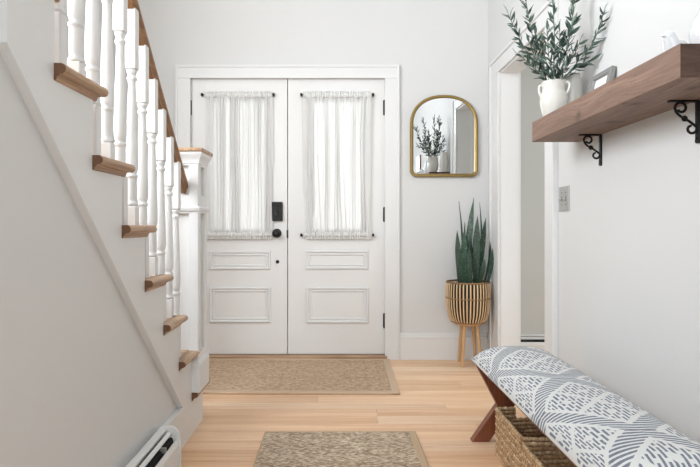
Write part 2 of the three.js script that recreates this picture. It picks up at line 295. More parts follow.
// sheer curtains on rods, top and bottom
function curtain(px0, px1, rodA, rodB, seed, label, lowKnob) {
  const g = group('sheer_curtain', [fx((px0 + px1) / 2), fy(239), ZD]), ox = g.position.x, oy = g.position.y;
  const X0 = fx(px0) - ox, X1 = fx(px1) - ox, Y0 = fy(235.5) - oy, Y1 = fy(97.5) - oy, N = noiseTable(seed, 64), NX = 260, NY = 26, pos = [], uv = [], idx = [];
  const z0 = 0.026;
  for (let j = 0; j <= NY; j++) for (let i = 0; i <= NX; i++) {
    const u = i / NX, v = j / NY, mid = Math.sin(v * Math.PI);
    const drift = (N(v * 3 + 2, 7.3) - 0.5) * 0.02;
    const ph = (u + drift) * 18 + 2.0 * N(u * 13, 1.5 + v * 0.7) ;
    const amp = 0.45 + 0.95 * N(u * 9 + 20, v * 0.8 + 4);
    let z = z0 + 0.008 * amp * Math.sin(ph * Math.PI * 2) + 0.004 * (1 - mid) * Math.sin(u * 150 + 4 * N(u * 30, 3));
    const x = X0 + (X1 - X0) * u + 0.0105 * amp * Math.cos(ph * Math.PI * 2 + 0.8) + (u - 0.5) * -0.012 * mid * 0.6;
    pos.push(x, Y0 + (Y1 - Y0) * v, z); uv.push(u, v);
  }
  for (let j = 0; j < NY; j++) for (let i = 0; i < NX; i++) { const a = j * (NX + 1) + i; idx.push(a, a + 1, a + NX + 2, a, a + NX + 2, a + NX + 1); }
  const q = new THREE.BufferGeometry(); q.setAttribute('position', new THREE.Float32BufferAttribute(pos, 3)); q.setAttribute('uv', new THREE.Float32BufferAttribute(uv, 2)); q.setIndex(idx); q.computeVertexNormals();
  obj('sheer', q, M.sheer, g);
  // gathered rod pockets with their frilled edge
  const pocket = (name, y, h, flare) => {
    const rows = [], NS = 220, NP = 9;
    for (let k = 0; k < NP; k++) {
      const a = k / NP * Math.PI * 2, ring = [];
      for (let i = 0; i <= NS; i++) { const u = i / NS, gth = Math.sin(u * 190 + 5 * N(u * 24, 9)) * 0.5 + (N(u * 60, 5) - 0.5); ring.push([X0 + (X1 - X0) * u + Math.cos(a * 2) * 0.002 * gth, y + Math.sin(a) * h * (1 + 0.4 * gth) + 0.002 * gth, z0 + Math.cos(a) * (0.0115 + 0.006 * gth)]); }
      rows.push(ring);
    }
    const p = [], id = [], n = NS + 1; rows.forEach(r => r.forEach(c => p.push(...c)));
    for (let k = 0; k < NP; k++) for (let i = 0; i < NS; i++) { const a = k * n + i, b = a + 1, c = ((k + 1) % NP) * n + i + 1, e = ((k + 1) % NP) * n + i; id.push(a, c, b, a, e, c); }
    const o = new THREE.BufferGeometry(); o.setAttribute('position', new THREE.Float32BufferAttribute(p, 3)); o.setIndex(id); o.computeVertexNormals();
    const f = [], fi = [], NF = 4;
    for (let j = 0; j <= NF; j++) for (let i = 0; i <= NS; i++) { const u = i / NS, t = j / NF, gth = Math.sin(u * 190 + 5 * N(u * 24, 9)); f.push(X0 + (X1 - X0) * u, y + flare * (0.4 + t * 0.9 + 0.14 * (N(u * 60, 2) - 0.5)), z0 + 0.006 * gth * (0.6 + 0.8 * t)); }
    for (let j = 0; j < NF; j++) for (let i = 0; i < NS; i++) { const a = j * n + i; fi.push(a, a + 1, a + n + 1, a, a + n + 1, a + n); }
    const fr = new THREE.BufferGeometry(); fr.setAttribute('position', new THREE.Float32BufferAttribute(f, 3)); fr.setIndex(fi); fr.computeVertexNormals();
    const strip = (x) => { const y_ = x.toNonIndexed(); y_.setAttribute('uv', new THREE.BufferAttribute(new Float32Array(y_.attributes.position.count * 2), 2)); return y_; };
    obj(name, mergeGeometries([strip(o), strip(fr)]), M.ruffle, g);
  };
  pocket('gathered_header', fy(95.8) - oy, 0.02, 0.021);
  pocket('gathered_hem', fy(234.5) - oy, 0.018, -0.026);
  for (const py of [95.3, 235]) {
    const a = fx(rodA) - ox, b = fx(rodB) - ox, y = fy(py) - oy;
    const rod = obj('rod', cyl(0.0035, 0.0035, b - a, 10).rotateZ(Math.PI / 2).translate((a + b) / 2, y, z0), M.hinge, g);
    for (const x of [a, b]) obj('rod_bracket', box(x - 0.007, x + 0.007, y - 0.011, y + 0.011, 0.0, z0 + 0.008, 0.003), M.black, rod);
  }
  tag(g, label, 'curtain');
  return g;
}
curtain(205.5, 272.5, 202.6, 274, 61, 'gathered white sheer curtain on the door with the keypad lock');
curtain(303.5, 371.5, 301.4, 373, 67, 'gathered white sheer curtain on the door beside the arched mirror');

// ---------------------------------------------------------------- staircase
const stair = group('staircase', [-1.2, 0, -2]);
tag(stair, 'white painted staircase with oak treads, turned balusters and a wooden handrail', 'staircase');
const sx = -stair.position.x, sz = -stair.position.z;
const st = (g) => g.translate(sx, 0, sz);
{
  const pts = [[3.0, 0], [3.0, T(1) - 0.02]];
  for (let k = 1; k <= 7; k++) { pts.push([R(k + 1), T(k) - 0.02]); pts.push([R(k + 1), T(k + 1) - 0.02]); }
  pts.push([1.23, T(8) - 0.02], [1.23, 1.39], [2.616, 0.18], [2.616, 0]);
  obj('stringer', st(alongX(pts, null, XP, XS)), M.trim, stair);
  // treads with rounded nosing and a cove under it, risers
  const rr = rng(77);
  for (let k = 1; k <= 12; k++) {
    const d0 = R(k + 1), d1 = R(k), t = T(k), off = [rr() * 2, rr() * 2];
    const board = box(XL + 0.001, XS - 0.002, t - 0.027, t, -d1 - 0.04, -d0 + 0.016, 0.012, 'x', off);
    const nose = (() => { const s = new THREE.Shape(); s.moveTo(-0.02, 0); s.lineTo(0.017, 0); s.absarc(0.017, -0.0135, 0.0135, Math.PI / 2, -Math.PI / 2, true); s.lineTo(-0.02, -0.027); s.closePath(); return boxUV(new THREE.ExtrudeGeometry(s, { depth: d1 - d0 + 0.036, bevelEnabled: true, bevelSize: 0.003, bevelThickness: 0.004, bevelOffset: -0.003, bevelSegments: 2, curveSegments: 8 }).translate(XS, t, -d1 - 0.036), 'z', off); })();
    const tread = obj('tread', [st(board), st(nose)], M.tread, stair);
    const cove = (() => { const s = new THREE.Shape(); s.moveTo(-0.01, -0.027); s.lineTo(0.0125, -0.027); s.lineTo(0.0125, -0.0285); s.quadraticCurveTo(0.006, -0.031, 0.004, -0.04); s.lineTo(0.001, -0.043); s.lineTo(-0.01, -0.043); s.closePath(); return boxUV(new THREE.ExtrudeGeometry(s, { depth: d1 - d0 + 0.018, bevelEnabled: false, curveSegments: 8 }).translate(XS, t, -d1 - 0.018), 'z', off); })();
    { const q = new THREE.Shape(); q.moveTo(0.0005, -0.0005); q.lineTo(0.017, -0.0005); q.absarc(0.017, -0.0135, 0.0128, Math.PI / 2, -Math.PI / 2, true); q.lineTo(0.0125, -0.027); q.lineTo(0.0125, -0.0285); q.quadraticCurveTo(0.006, -0.031, 0.004, -0.04); q.lineTo(0.001, -0.0425); q.lineTo(0.0005, -0.0425); q.closePath(); obj('shaded_end_grain', st(new THREE.ExtrudeGeometry(q, { depth: 0.0015, bevelEnabled: false, curveSegments: 8 }).translate(XS, t, -d0 + 0.0035)), M.shadedEndGrain, tread); }  // end grain cap, its dark colour also holds the shade on this face
    obj('cove_moulding', st(cove), M.tread, tread);
    obj('riser', st(box(XL + 0.001, XS - 0.001, k === 1 ? 0 : T(k - 1), t - 0.026, -d1, -d1 + 0.02)), M.trim, stair);
  }
  // turned balusters, two on each tread
  const XB = -0.745, hb = 0.0195;
  const turn = [[0.012, 0], [0.0185, 0.001], [0.0205, 0.005], [0.0205, 0.011], [0.0165, 0.016], [0.0172, 0.022], [0.0178, 0.06], [0.0172, 0.096], [0.0165, 0.1], [0.0205, 0.104], [0.0205, 0.112], [0.015, 0.117], [0.0185, 0.124], [0.0212, 0.138], [0.0215, 0.17], [0.0205, 0.22], [0.0175, 0.31], [0.0142, 0.4], [0.0128, 0.448], [0.0178, 0.453], [0.0182, 0.461], [0.0136, 0.466], [0.0136, 0.472], [0.0172, 0.479], [0.0188, 0.488], [0.012, 0.491]];
  const rake = (d) => 0.599 + 0.872 * (2.63 - d), railB = (d) => 1.155 + 0.872 * (2.78 - d);
  const turned = lathe(turn, 20);
  const baluster = (k, d) => {
    const y0 = T(k) - 0.004, y1 = rake(d), y2 = y1 + 0.49, y3 = railB(d) + 0.022;
    obj('baluster', [st(box(XB - hb, XB + hb, y0, y1, -d - hb, -d + hb, 0.003)), st(turned.clone().translate(XB, y1, -d)), st(box(XB - hb, XB + hb, y2, y3, -d - hb, -d + hb, 0.005))], M.trim, stair);
  };
  for (let k = 2; k <= 10; k++) { baluster(k, R(k) - 0.13); if (k > 2) baluster(k, R(k) - 0.018); }
  // handrail
  const s = new THREE.Shape(); s.moveTo(-0.018, 0); s.lineTo(0.018, 0); s.lineTo(0.02, 0.02); s.lineTo(0.028, 0.03); s.quadraticCurveTo(0.031, 0.05, 0.022, 0.064); s.quadraticCurveTo(0, 0.076, -0.022, 0.064); s.quadraticCurveTo(-0.031, 0.05, -0.028, 0.03); s.lineTo(-0.02, 0.02); s.closePath();
  const rg = new THREE.ExtrudeGeometry(s, { depth: 2.0, bevelEnabled: false, curveSegments: 8 }).translate(XB - 0.006, 1.155, -2.779);
  const pp = rg.attributes.position; for (let i = 0; i < pp.count; i++) pp.setY(i, pp.getY(i) + 0.872 * (pp.getZ(i) + 2.779));
  obj('handrail', st(boxUV(toCreasedNormals(rg, 0.7), 'z')), M.rail, stair);
  // newel post with recessed panels
  const nx = -0.765, nd = 2.87, h = 0.074, bx = (e, y0, y1, r = 0.003) => st(box(nx - e, nx + e, y0, y1, -nd - e, -nd + e, r, 'y'));
  const newel = obj('newel_post', [bx(h, T(1), 1.345)], M.trim, stair);
  const yA = 0.33, yB = 1.06, yC = 1.1, yD = 1.3;
  const strips = [];
  for (let f = 0; f < 4; f++) {
    const face = [box(-0.09, -0.045, yA, 1.33, h - 0.002, 0.091, 0.002), box(0.045, 0.09, yA, 1.33, h - 0.002, 0.091, 0.002), box(-0.045, 0.045, yA, yA + 0.06, h - 0.002, 0.091, 0.002), box(-0.045, 0.045, yB, yC + 0.05, h - 0.002, 0.091, 0.002), box(-0.045, 0.045, yD - 0.01, 1.33, h - 0.002, 0.091, 0.002)];
    for (const q of face) strips.push(st(q.rotateY(f * Math.PI / 2).translate(nx, 0, -nd)));
  }
  obj('panel_frame', strips, M.trim, newel);
  const sq = (prof) => st(boxUV(ringSweep(prof.map(([e, y]) => [[nx - e, y, -nd + e], [nx + e, y, -nd + e], [nx + e, y, -nd - e], [nx - e, y, -nd - e]]))));
  obj('collar_moulding', sq([[0.088, 1.068], [0.096, 1.072], [0.1, 1.08], [0.1, 1.088], [0.094, 1.094], [0.088, 1.097]]), M.trim, newel);
  obj('cap_moulding', sq([[0.088, 1.295], [0.094, 1.3], [0.096, 1.315], [0.102, 1.33], [0.11, 1.342], [0.11, 1.356], [0.0, 1.356]]), M.trim, newel);
  obj('cap', bx(0.117, 1.355, 1.374, 0.006), M.tread, newel);
  obj('plinth', [bx(0.1005, T(1), 0.336, 0.004), sq([[0.1005, 0.333], [0.099, 0.345], [0.092, 0.356], [0.088, 0.372]])], M.trim, newel);
}

// ---------------------------------------------------------------- baseboard heater along the stair wall
function heater(name, len, label, place) {
  const h = group(name, [0, 0, 0]);
  obj('back_panel', boxUV(poly([[0, 0.02], [0.004, 0.02], [0.004, 0.192], [0.023, 0.194], [0.023, 0.2], [0, 0.205]], null, len), 'z'), M.trim, h);
  obj('shaded_heating_element', boxUV(poly([[0.005, 0.03], [0.054, 0.03], [0.054, 0.12], [0.046, 0.165], [0.005, 0.165]], null, len - 0.024).translate(0, 0, 0.012), 'z'), M.dark, h);  // element coloured dark and raised to paint the shade inside the slots
  obj('damper', boxUV(poly([[0.028, 0.184], [0.042, 0.178], [0.043, 0.182], [0.029, 0.189]], null, len - 0.026).translate(0, 0, 0.013), 'z'), M.trim, h);
  obj('front_panel', boxUV(poly([[0.062, 0.028], [0.07, 0.028], [0.072, 0.04], [0.072, 0.14], [0.063, 0.16], [0.059, 0.157], [0.066, 0.14], [0.066, 0.04]], null, len - 0.03).translate(0, 0, 0.015), 'z'), M.trim, h);
  const cap = [[0, 0.0005], [0.076, 0.0005], [0.078, 0.15], [0.07, 0.185], [0.055, 0.203], [0.035, 0.21], [0, 0.21]];
  for (const z of [0, len - 0.01]) obj('end_cap', boxUV(poly(cap, null, 0.01).translate(0, 0, z), 'z'), M.trim, h);
  for (let z = 0.14; z < len - 0.05; z += 0.6) obj('damper_clip', box(0.04, 0.061, 0.158, 0.176, z, z + 0.012), M.steel, h);
  tag(h, label, 'heater');
  place(h); return h;
}
heater('baseboard_heater', 2.28, 'long white baseboard heater along the wall under the staircase', (h) => h.position.set(XS + 0.001, 0, -2.3));
heater('baseboard_heater', 1.7, 'baseboard heater seen through the cased opening behind the bench', (h) => { h.rotation.y = -Math.PI / 2; h.position.set(XR + WT + 1.75, 0, -4.259); });

// ---------------------------------------------------------------- arched mirror
{
  const w = 0.507, ht = 0.612, m = group('arched_mirror', [0.784, 1.366, -4.349]);
  const out = [], a = w / 2, cr = 0.05, rx = a, ry = 0.225;
  for (let i = 0; i <= 8; i++) { const t = -Math.PI / 2 + i / 8 * Math.PI / 2; out.push([a - cr + cr * Math.cos(t), cr + cr * Math.sin(t)]); }
  for (let i = 0; i <= 40; i++) { const t = i / 40 * Math.PI, c = Math.cos(t), s = Math.sin(t), e = 2 / 2.25; out.push([rx * Math.sign(c) * Math.abs(c) ** e, ht - ry + ry * s ** e]); }
  for (let i = 0; i <= 8; i++) { const t = Math.PI + i / 8 * Math.PI / 2; out.push([-a + cr + cr * Math.cos(t), cr + cr * Math.sin(t)]); }
  const n = out.length, inset = (o) => out.map((p, i) => { const q = out[(i + n - 1) % n], r = out[(i + 1) % n], tx = r[0] - q[0], ty = r[1] - q[1], l = Math.hypot(tx, ty); return [p[0] - ty / l * o, p[1] + tx / l * o]; });
  const prof = [[0.004, 0], [0, 0.004], [0, 0.024], [0.004, 0.03], [0.014, 0.031], [0.022, 0.028], [0.025, 0.022], [0.025, 0.012]];
  obj('mirror_frame', ringSweep(prof.map(([o, h]) => inset(o).map(p => [p[0], p[1], h]))), M.brass, m);
  const gl = obj('mirror_glass', new THREE.ShapeGeometry(new THREE.Shape(inset(0.019).map(p => new THREE.Vector2(...p)))).translate(0, -ht / 2, 0), M.mirror, m);
  gl.position.set(0, ht / 2, 0.0165); gl.rotation.set(0.023, -0.008, 0);
  obj('backing', poly(inset(0.01), null, 0.006), M.dark, m);
  tag(m, 'arched mirror with a thin brass frame on the wall', 'mirror');
}

// ---------------------------------------------------------------- rugs
const rugTex = (seed, dark, mid, light) => { const N = noiseTable(seed, 64), r = rng(seed); const cells = []; for (let i = 0; i < 64 * 64; i++) cells.push(r());
  const f = (u, v) => { const X = u * 32, Y = v * 64, row = Math.floor(Y), sh = X + row * 0.34, col = Math.floor(sh), fx_ = sh - col, fy_ = Y - row; return [cells[((row % 64) * 64 + ((col % 32) + 32) % 32)], Math.sin(fx_ * Math.PI), Math.sin(fy_ * Math.PI)]; };
  const map = dataTex(512, 512, (u, v) => { const [c] = f(u, v), t = c * 0.55 + 0.45 * N(u * 60, v * 60, 60, 60); let q = t < 0.5 ? mixc(dark, mid, t * 2) : mixc(mid, light, t * 2 - 1); return q; }, true, 0.55, 0.44);
  const bump = dataTex(512, 512, (u, v) => { const [c, a, b] = f(u, v); return 0.85 * a * b + 0.15 * c; }, false, 0.55, 0.44); return { map, bumpMap: bump, bumpScale: 0.0035 }; };
M.rugA = S({ ...rugTex(71, [160, 128, 102], [200, 168, 139], [230, 205, 178]), roughness: 1 });
M.rugB = S({ ...rugTex(73, [130, 108, 88], [194, 171, 145], [242, 229, 208]), roughness: 1 });
const clothTex = dataTex(128, 128, (u, v, x, y) => 0.75 + 0.25 * ((x >> 2) + (y >> 2) & 1), false, 0.03, 0.03);
M.bindA = S({ color: '#cdb298', roughness: 1, bumpMap: clothTex, bumpScale: 0.0005 });
M.bindB = S({ color: '#c2a788', roughness: 1, bumpMap: clothTex, bumpScale: 0.0005 });
function rug(name, x0, x1, d0, d1, turn, weave, bind, bands, label) {
  const cx = (x0 + x1) / 2, cd = (d0 + d1) / 2, g = group(name, [cx, 0, -cd]), a = (x1 - x0) / 2, b = (d1 - d0) / 2; g.rotation.y = turn;
  const [bl, br, bf, bb] = bands;
  obj('weave', box(-a + bl * 0.5, a - br * 0.5, 0.0008, 0.0125, -b + bb * 0.5, b - bf * 0.5), weave, g);
  if (bl) obj('binding', box(-a, -a + bl, 0.0006, 0.0145, -b, b, 0.005, 'z'), bind, g);
  if (br) obj('binding', box(a - br, a, 0.0006, 0.0145, -b, b, 0.005, 'z'), bind, g);
  if (bf) obj('binding', box(-a, a, 0.0006, 0.0142, b - bf, b, 0.005), bind, g);
  if (bb) obj('binding', box(-a, a, 0.0006, 0.0142, -b, -b + bb, 0.005), bind, g);
  return tag(g, label, 'rug');
}
rug('woven_rug', -1.14, 0.368, 3.44, 4.315, -0.012, M.rugA, M.bindA, [0.05, 0.05, 0.045, 0.03], 'tan woven doormat rug with pale bound edges against the double doors');
rug('woven_rug', -0.352, 0.372, 1.7, 2.79, 0.008, M.rugB, M.bindB, [0.008, 0.034, 0.03, 0.008], 'speckled brown woven rug nearest the viewer on the wood floor');

// ---------------------------------------------------------------- planter on legs with snake plant
{
  const pl = group('planter_basket', [0.928, 0, -4.17]);
  const prof = [[0.152, 0.597], [0.156, 0.56], [0.157, 0.5], [0.153, 0.43], [0.142, 0.365], [0.12, 0.32], [0.09, 0.302]];
  const curve = prof.map(([r, y]) => [r, y, 0]), slat = tube(curve, 0.0038, 14, 6), slatCap = merge([slat.scale(1, 1, 1.45)]);
  const NS = 40;
  for (let i = 0; i < NS; i++) { const o = obj('slat', slatCap, M.cane, pl); o.rotation.y = i / NS * Math.PI * 2 + 0.05; }
  const ring = (r, y, t, m, name) => obj(name, new THREE.TorusGeometry(r, t, 8, 56).rotateX(Math.PI / 2).translate(0, y, 0), m, pl);
  ring(0.152, 0.598, 0.0065, M.caneDark, 'rim_ring'); ring(0.1575, 0.487, 0.0045, M.caneDark, 'hoop'); ring(0.118, 0.316, 0.005, M.caneDark, 'hoop');
  obj('base_disc', new THREE.CylinderGeometry(0.105, 0.098, 0.012, 32).translate(0, 0.302, 0), M.bamboo, pl);
  for (const [fx_, fz] of [[-0.055, 0.06], [-0.045, -0.1], [0.085, 0.055], [0.075, -0.085]]) {
    const g = cyl(0.011, 0.014, 0.325, 14), a = new THREE.Vector3(fx_ * 0.62, 0.31, fz * 0.7), b = new THREE.Vector3(fx_, 0, fz);
    g.translate(0, 0.1625, 0); const q = new THREE.Quaternion().setFromUnitVectors(new THREE.Vector3(0, 1, 0), a.clone().sub(b).normalize());
    g.applyQuaternion(q).translate(b.x, b.y + 0.001, b.z); obj('leg', g, M.bamboo, pl);
  }
  tag(pl, 'round slatted cane planter basket on splayed wooden legs', 'planter');
  const pot = tag(obj('inner_pot', lathe([[0, 0], [0.1, 0], [0.118, 0.03], [0.136, 0.1], [0.142, 0.2], [0.142, 0.262], [0.134, 0.262], [0.132, 0.235], [0, 0.235]], 40), M.pot), 'dark plastic plant pot inside the slatted cane basket', 'pot');
  pot.position.set(0.928, 0.31, -4.17);
  // leaves: closed blades with a shallow gutter
  const leafTex = (() => { const N = noiseTable(91, 64); return dataTex(64, 512, (u, v) => { const b = 0.5 + 0.5 * Math.sin(v * 95 + 9 * N(u * 5, v * 18) + 5 * N(u * 14, v * 50)); const t = 0.2 + 0.65 * b * b * (0.55 + 0.6 * N(u * 9, v * 40)); return mixc([16, 38, 29], [104, 138, 108], Math.min(1, t)); }, true); })();
  const leafM = [S({ map: leafTex, roughness: 0.42 }), S({ map: leafTex, color: '#c4d2c8', roughness: 0.42 })];
  const sp = group('snake_plant', [0.928, 0.545, -4.17]);
  obj('soil', new THREE.CylinderGeometry(0.13, 0.13, 0.012, 32).translate(0, 0.006, 0), M.soil, sp);
  function blade(b, t, wid, bow, face, gut = 0.3) {
    const B = new THREE.Vector3(...b), E = new THREE.Vector3(...t), NL = 22, NR = 10, rings = [];
    const dir = E.clone().sub(B).normalize(), side0 = new THREE.Vector3(Math.cos(face), 0, Math.sin(face)); side0.addScaledVector(dir, -side0.dot(dir)).normalize();
    const up = new THREE.Vector3().crossVectors(side0, dir).normalize();
    for (let j = 0; j <= NL; j++) {
      const s = j / NL, c = B.clone().lerp(E, s).addScaledVector(up, bow * Math.sin(s * Math.PI)), tw = (s - 0.3) * 0.7, w = wid * 0.5 * (0.62 + 0.9 * s - 0.5 * s * s) * (s > 0.6 ? Math.max(0.015, 1 - ((s - 0.6) / 0.4) ** 1.7) : 1);
      const sd = side0.clone().multiplyScalar(Math.cos(tw)).addScaledVector(up, Math.sin(tw)), un = up.clone().multiplyScalar(Math.cos(tw)).addScaledVector(side0, -Math.sin(tw)), ring = [];
      for (let i = 0; i < NR; i++) { const a = i / NR * Math.PI * 2, q = Math.cos(a); const p = c.clone().addScaledVector(sd, q * w).addScaledVector(un, Math.sin(a) * 0.0022 + gut * w * q * q * (1 - s * 0.6)); ring.push(p); }
      rings.push(ring);
    }
    const pos = [], uv = [], idx = []; rings.forEach((r, j) => { for (let i = 0; i <= NR; i++) { pos.push(...r[i % NR].toArray()); uv.push(Math.abs(i / NR * 2 - 1), j / NL); } });
    for (let j = 0; j < NL; j++) for (let i = 0; i < NR; i++) { const a = j * (NR + 1) + i, e = a + NR + 1; idx.push(a, a + 1, e + 1, a, e + 1, e); }
    const g = new THREE.BufferGeometry(); g.setAttribute('position', new THREE.Float32BufferAttribute(pos, 3)); g.setAttribute('uv', new THREE.Float32BufferAttribute(uv, 2)); g.setIndex(idx); g.computeVertexNormals(); return g;
  }
  const s = F / 4.17, at = (px, py, dz) => [(px - CX) / s - 0.928, 1 - (py - CY) / s - 0.545, dz];
  const L = [ // base px, tip px, tip py, width, depth, bow, facing
    [464, 474.5, 197.5, 0.055, -0.02, 0.012, 0.3], [462, 460.3, 201, 0.026, -0.05, -0.03, 0.9], [476, 481.6, 202, 0.024, -0.06, 0.03, -1.0],
    [459, 456.3, 230, 0.05, 0.03, 0.012, 0.2], [463, 462.5, 229, 0.056, 0.06, -0.008, -0.15], [474, 475.8, 216, 0.062, 0.05, 0.01, 0.1],
    [480, 485.8, 217.5, 0.052, 0.0, -0.014, -0.4], [484, 492.5, 231, 0.04, -0.03, 0.02, -0.7], [485, 490.5, 248, 0.042, 0.05, 0.015, -0.5],
    [468, 466.5, 246, 0.05, 0.08, 0.012, 0.2], [470, 472, 238, 0.05, -0.02, -0.012, 0.5], [475, 482, 258, 0.042, 0.085, 0.01, -0.2], [467, 465, 222, 0.04, -0.01, 0.01, 0.6]];
  L.forEach(([bx, tx, ty, w, dz, bow, face], i) => { const b = at(bx, 290, dz * 0.8), t = at(tx, ty, dz); b[1] = 0.006; b[0] *= 0.95; obj('leaf', blade(b, t, w * 0.86, bow, face), leafM[i % 2], sp); });
  tag(sp, 'upright dark green snake plant with banded leaves', 'plant');
}

// ---------------------------------------------------------------- wall shelf, brackets, switch
const SH = { x0: 0.898, y0: 1.39, y1: 1.482, d0: 1.527, d1: 2.70 };
const shelf = group('wall_shelf', [XR, SH.y0, -(SH.d0 + SH.d1) / 2]), sh = (g) => g.translate(-XR, -SH.y0, (SH.d0 + SH.d1) / 2);
obj('board', sh(box(SH.x0, XR - 0.0005, SH.y0, SH.y1, -SH.d1 + 0.002, -SH.d0 - 0.002, 0.003, 'z', [0.31, 0.12])), M.shelf, shelf);
for (const d of [SH.d0, SH.d1 - 0.0022]) obj('shaded_end_grain', sh(box(SH.x0 + 0.002, XR - 0.002, SH.y0 + 0.002, SH.y1 - 0.002, -d - 0.0022, -d)), M.shadedShelfEnd, shelf);  // end grain caps with the shade of the near end painted in
tag(shelf, 'thick rustic brown wooden shelf mounted on the wall above the bench', 'shelf');
function bracket(d, label) {
  const b = group('shelf_bracket', [XR, SH.y0, -d]), W = 0.009;
  obj('top_bar', box(-0.095, -0.001, -0.006, -0.0005, -W, W, 0.002), M.iron, b);
  obj('wall_bar', [box(-0.008, -0.0008, -0.125, -0.004, -W, W, 0.002), new THREE.CylinderGeometry(W, W, 0.0072, 16).rotateZ(Math.PI / 2).translate(-0.0044, -0.125, 0)], M.iron, b);
  const spiral = (cx, cy, r0, r1, a0, a1) => { const p = []; for (let i = 0; i <= 16; i++) { const t = i / 16, a = a0 + (a1 - a0) * t, r = r0 + (r1 - r0) * t; p.push([cx + r * Math.cos(a), cy + r * Math.sin(a), 0]); } return p; };
  const top = spiral(-0.056, -0.024, 0.011, 0.019, -2.4, 3.0 ).map(p => p), low = spiral(-0.024, -0.088, 0.017, 0.009, 0.2, -4.4);
  const p = [...top, [-0.071, -0.036, 0], [-0.057, -0.05, 0], [-0.042, -0.058, 0], [-0.024, -0.07, 0], ...low];
  obj('scroll', capTube(p, 0.0042, 120, 8), M.iron, b);
  obj('rosette', new THREE.TorusGeometry(0.0065, 0.0034, 8, 20).translate(-0.045, -0.0565, 0), M.iron, b);
  for (const y of [-0.03, -0.112]) obj('screw', new THREE.SphereGeometry(0.0042, 12, 8).scale(0.5, 1, 1).translate(-0.0085, y, 0), M.hinge, b);
  return tag(b, label, 'bracket');
}
bracket(2.47, 'black scrolled iron bracket under the shelf end with the leafy jug');
bracket(1.80, 'black scrolled iron bracket under the shelf end with the white figurines');
{
  const p = group('switch_plate', [XR, 1.135, -2.87]);
  obj('plate', box(-0.006, -0.0004, -0.0615, 0.0615, -0.0615, 0.0615, 0.003), M.steel, p);
  for (const z of [-0.024, 0.024]) { const t = obj('toggle_base', box(-0.0075, -0.005, -0.013, 0.013, z - 0.006, z + 0.006, 0.001), M.frameGray, p); obj('toggle', box(-0.0045, 0.0045, -0.012, 0.003, -0.0035, 0.0035, 0.0015).rotateZ(-0.5).translate(-0.012, 0.004, z), M.steel, t); for (const y of [-0.03, 0.03]) obj('screw', new THREE.SphereGeometry(0.003, 10, 6).scale(0.5, 1, 1).translate(-0.0062, y, z), M.hinge, p); }
  tag(p, 'brushed metal double light switch plate on the wall beside the opening', 'switch');
}

// ---------------------------------------------------------------- things on the shelf
const jug = group('jug', [0.957, SH.y1, -2.585]);
{
  obj('body', lathe([[0, 0.0005], [0.038, 0.0005], [0.042, 0.004], [0.049, 0.024], [0.057, 0.055], [0.059, 0.078], [0.056, 0.1], [0.05, 0.116], [0.047, 0.124], [0.0495, 0.128], [0.0485, 0.133], [0.049, 0.145], [0.0525, 0.158], [0.051, 0.161], [0.0475, 0.158], [0.044, 0.14], [0.044, 0.122], [0.052, 0.095], [0.054, 0.08], [0.046, 0.035], [0, 0.02]], 40), M.ceramic, jug);
  const hd = (a, o) => { const c = Math.cos(a), s = Math.sin(a); const pt = (r, y) => [c * r, y, s * r]; return capTube([pt(0.048, 0.15), pt(0.06, 0.152), pt(0.068 + o, 0.143), pt(0.067 + o, 0.122), pt(0.054, 0.1)], 0.0062, 26, 10); };
  obj('handle', hd(0.65, 0), M.ceramic, jug); obj('handle', hd(0.65 + Math.PI, -0.004), M.ceramic, jug);
  tag(jug, 'squat white ceramic jug with two small handles, holding olive branches', 'jug');
}
tag(obj('tall_vase', lathe([[0, 0.0005], [0.036, 0.0005], [0.04, 0.004], [0.043, 0.06], [0.045, 0.12], [0.045, 0.17], [0.04, 0.195], [0.036, 0.21], [0.039, 0.222], [0.036, 0.223], [0.032, 0.21], [0.04, 0.17], [0.038, 0.05], [0, 0.03]], 36).scale(0.97, 0.93, 0.97).translate(1.062, SH.y1, -2.645), M.ceramic), 'plain tall off-white vase behind the olive branches, between jug and picture frame', 'vase');
{ // small picture frame leaning on the wall
  const f = group('picture_frame', [1.068, SH.y1, -2.42]); f.rotation.set(0, -Math.PI / 2, 0);
  const t = new THREE.Matrix4().makeRotationX(-0.22), a = 0.09, hh = 0.163;
  obj('frame', frameRing(-a, a, 0, hh, 0, [[0, -0.012], [0, 0.006], [0.002, 0.008], [0.02, 0.008], [0.023, 0.004], [0.023, -0.004]]).applyMatrix4(t).translate(0, 0.003, 0.0), M.frameGray, f);
  obj('mat_board', box(-a + 0.02, a - 0.02, 0.02, hh - 0.02, -0.005, -0.003).applyMatrix4(t).translate(0, 0.003, 0), M.mat, f);
  obj('back_board', box(-a + 0.003, a - 0.003, 0.003, hh - 0.003, -0.012, -0.006).applyMatrix4(t).translate(0, 0.003, 0), M.dark, f);
  tag(f, 'small grey picture frame with white mat leaning on the wall', 'picture frame');
}
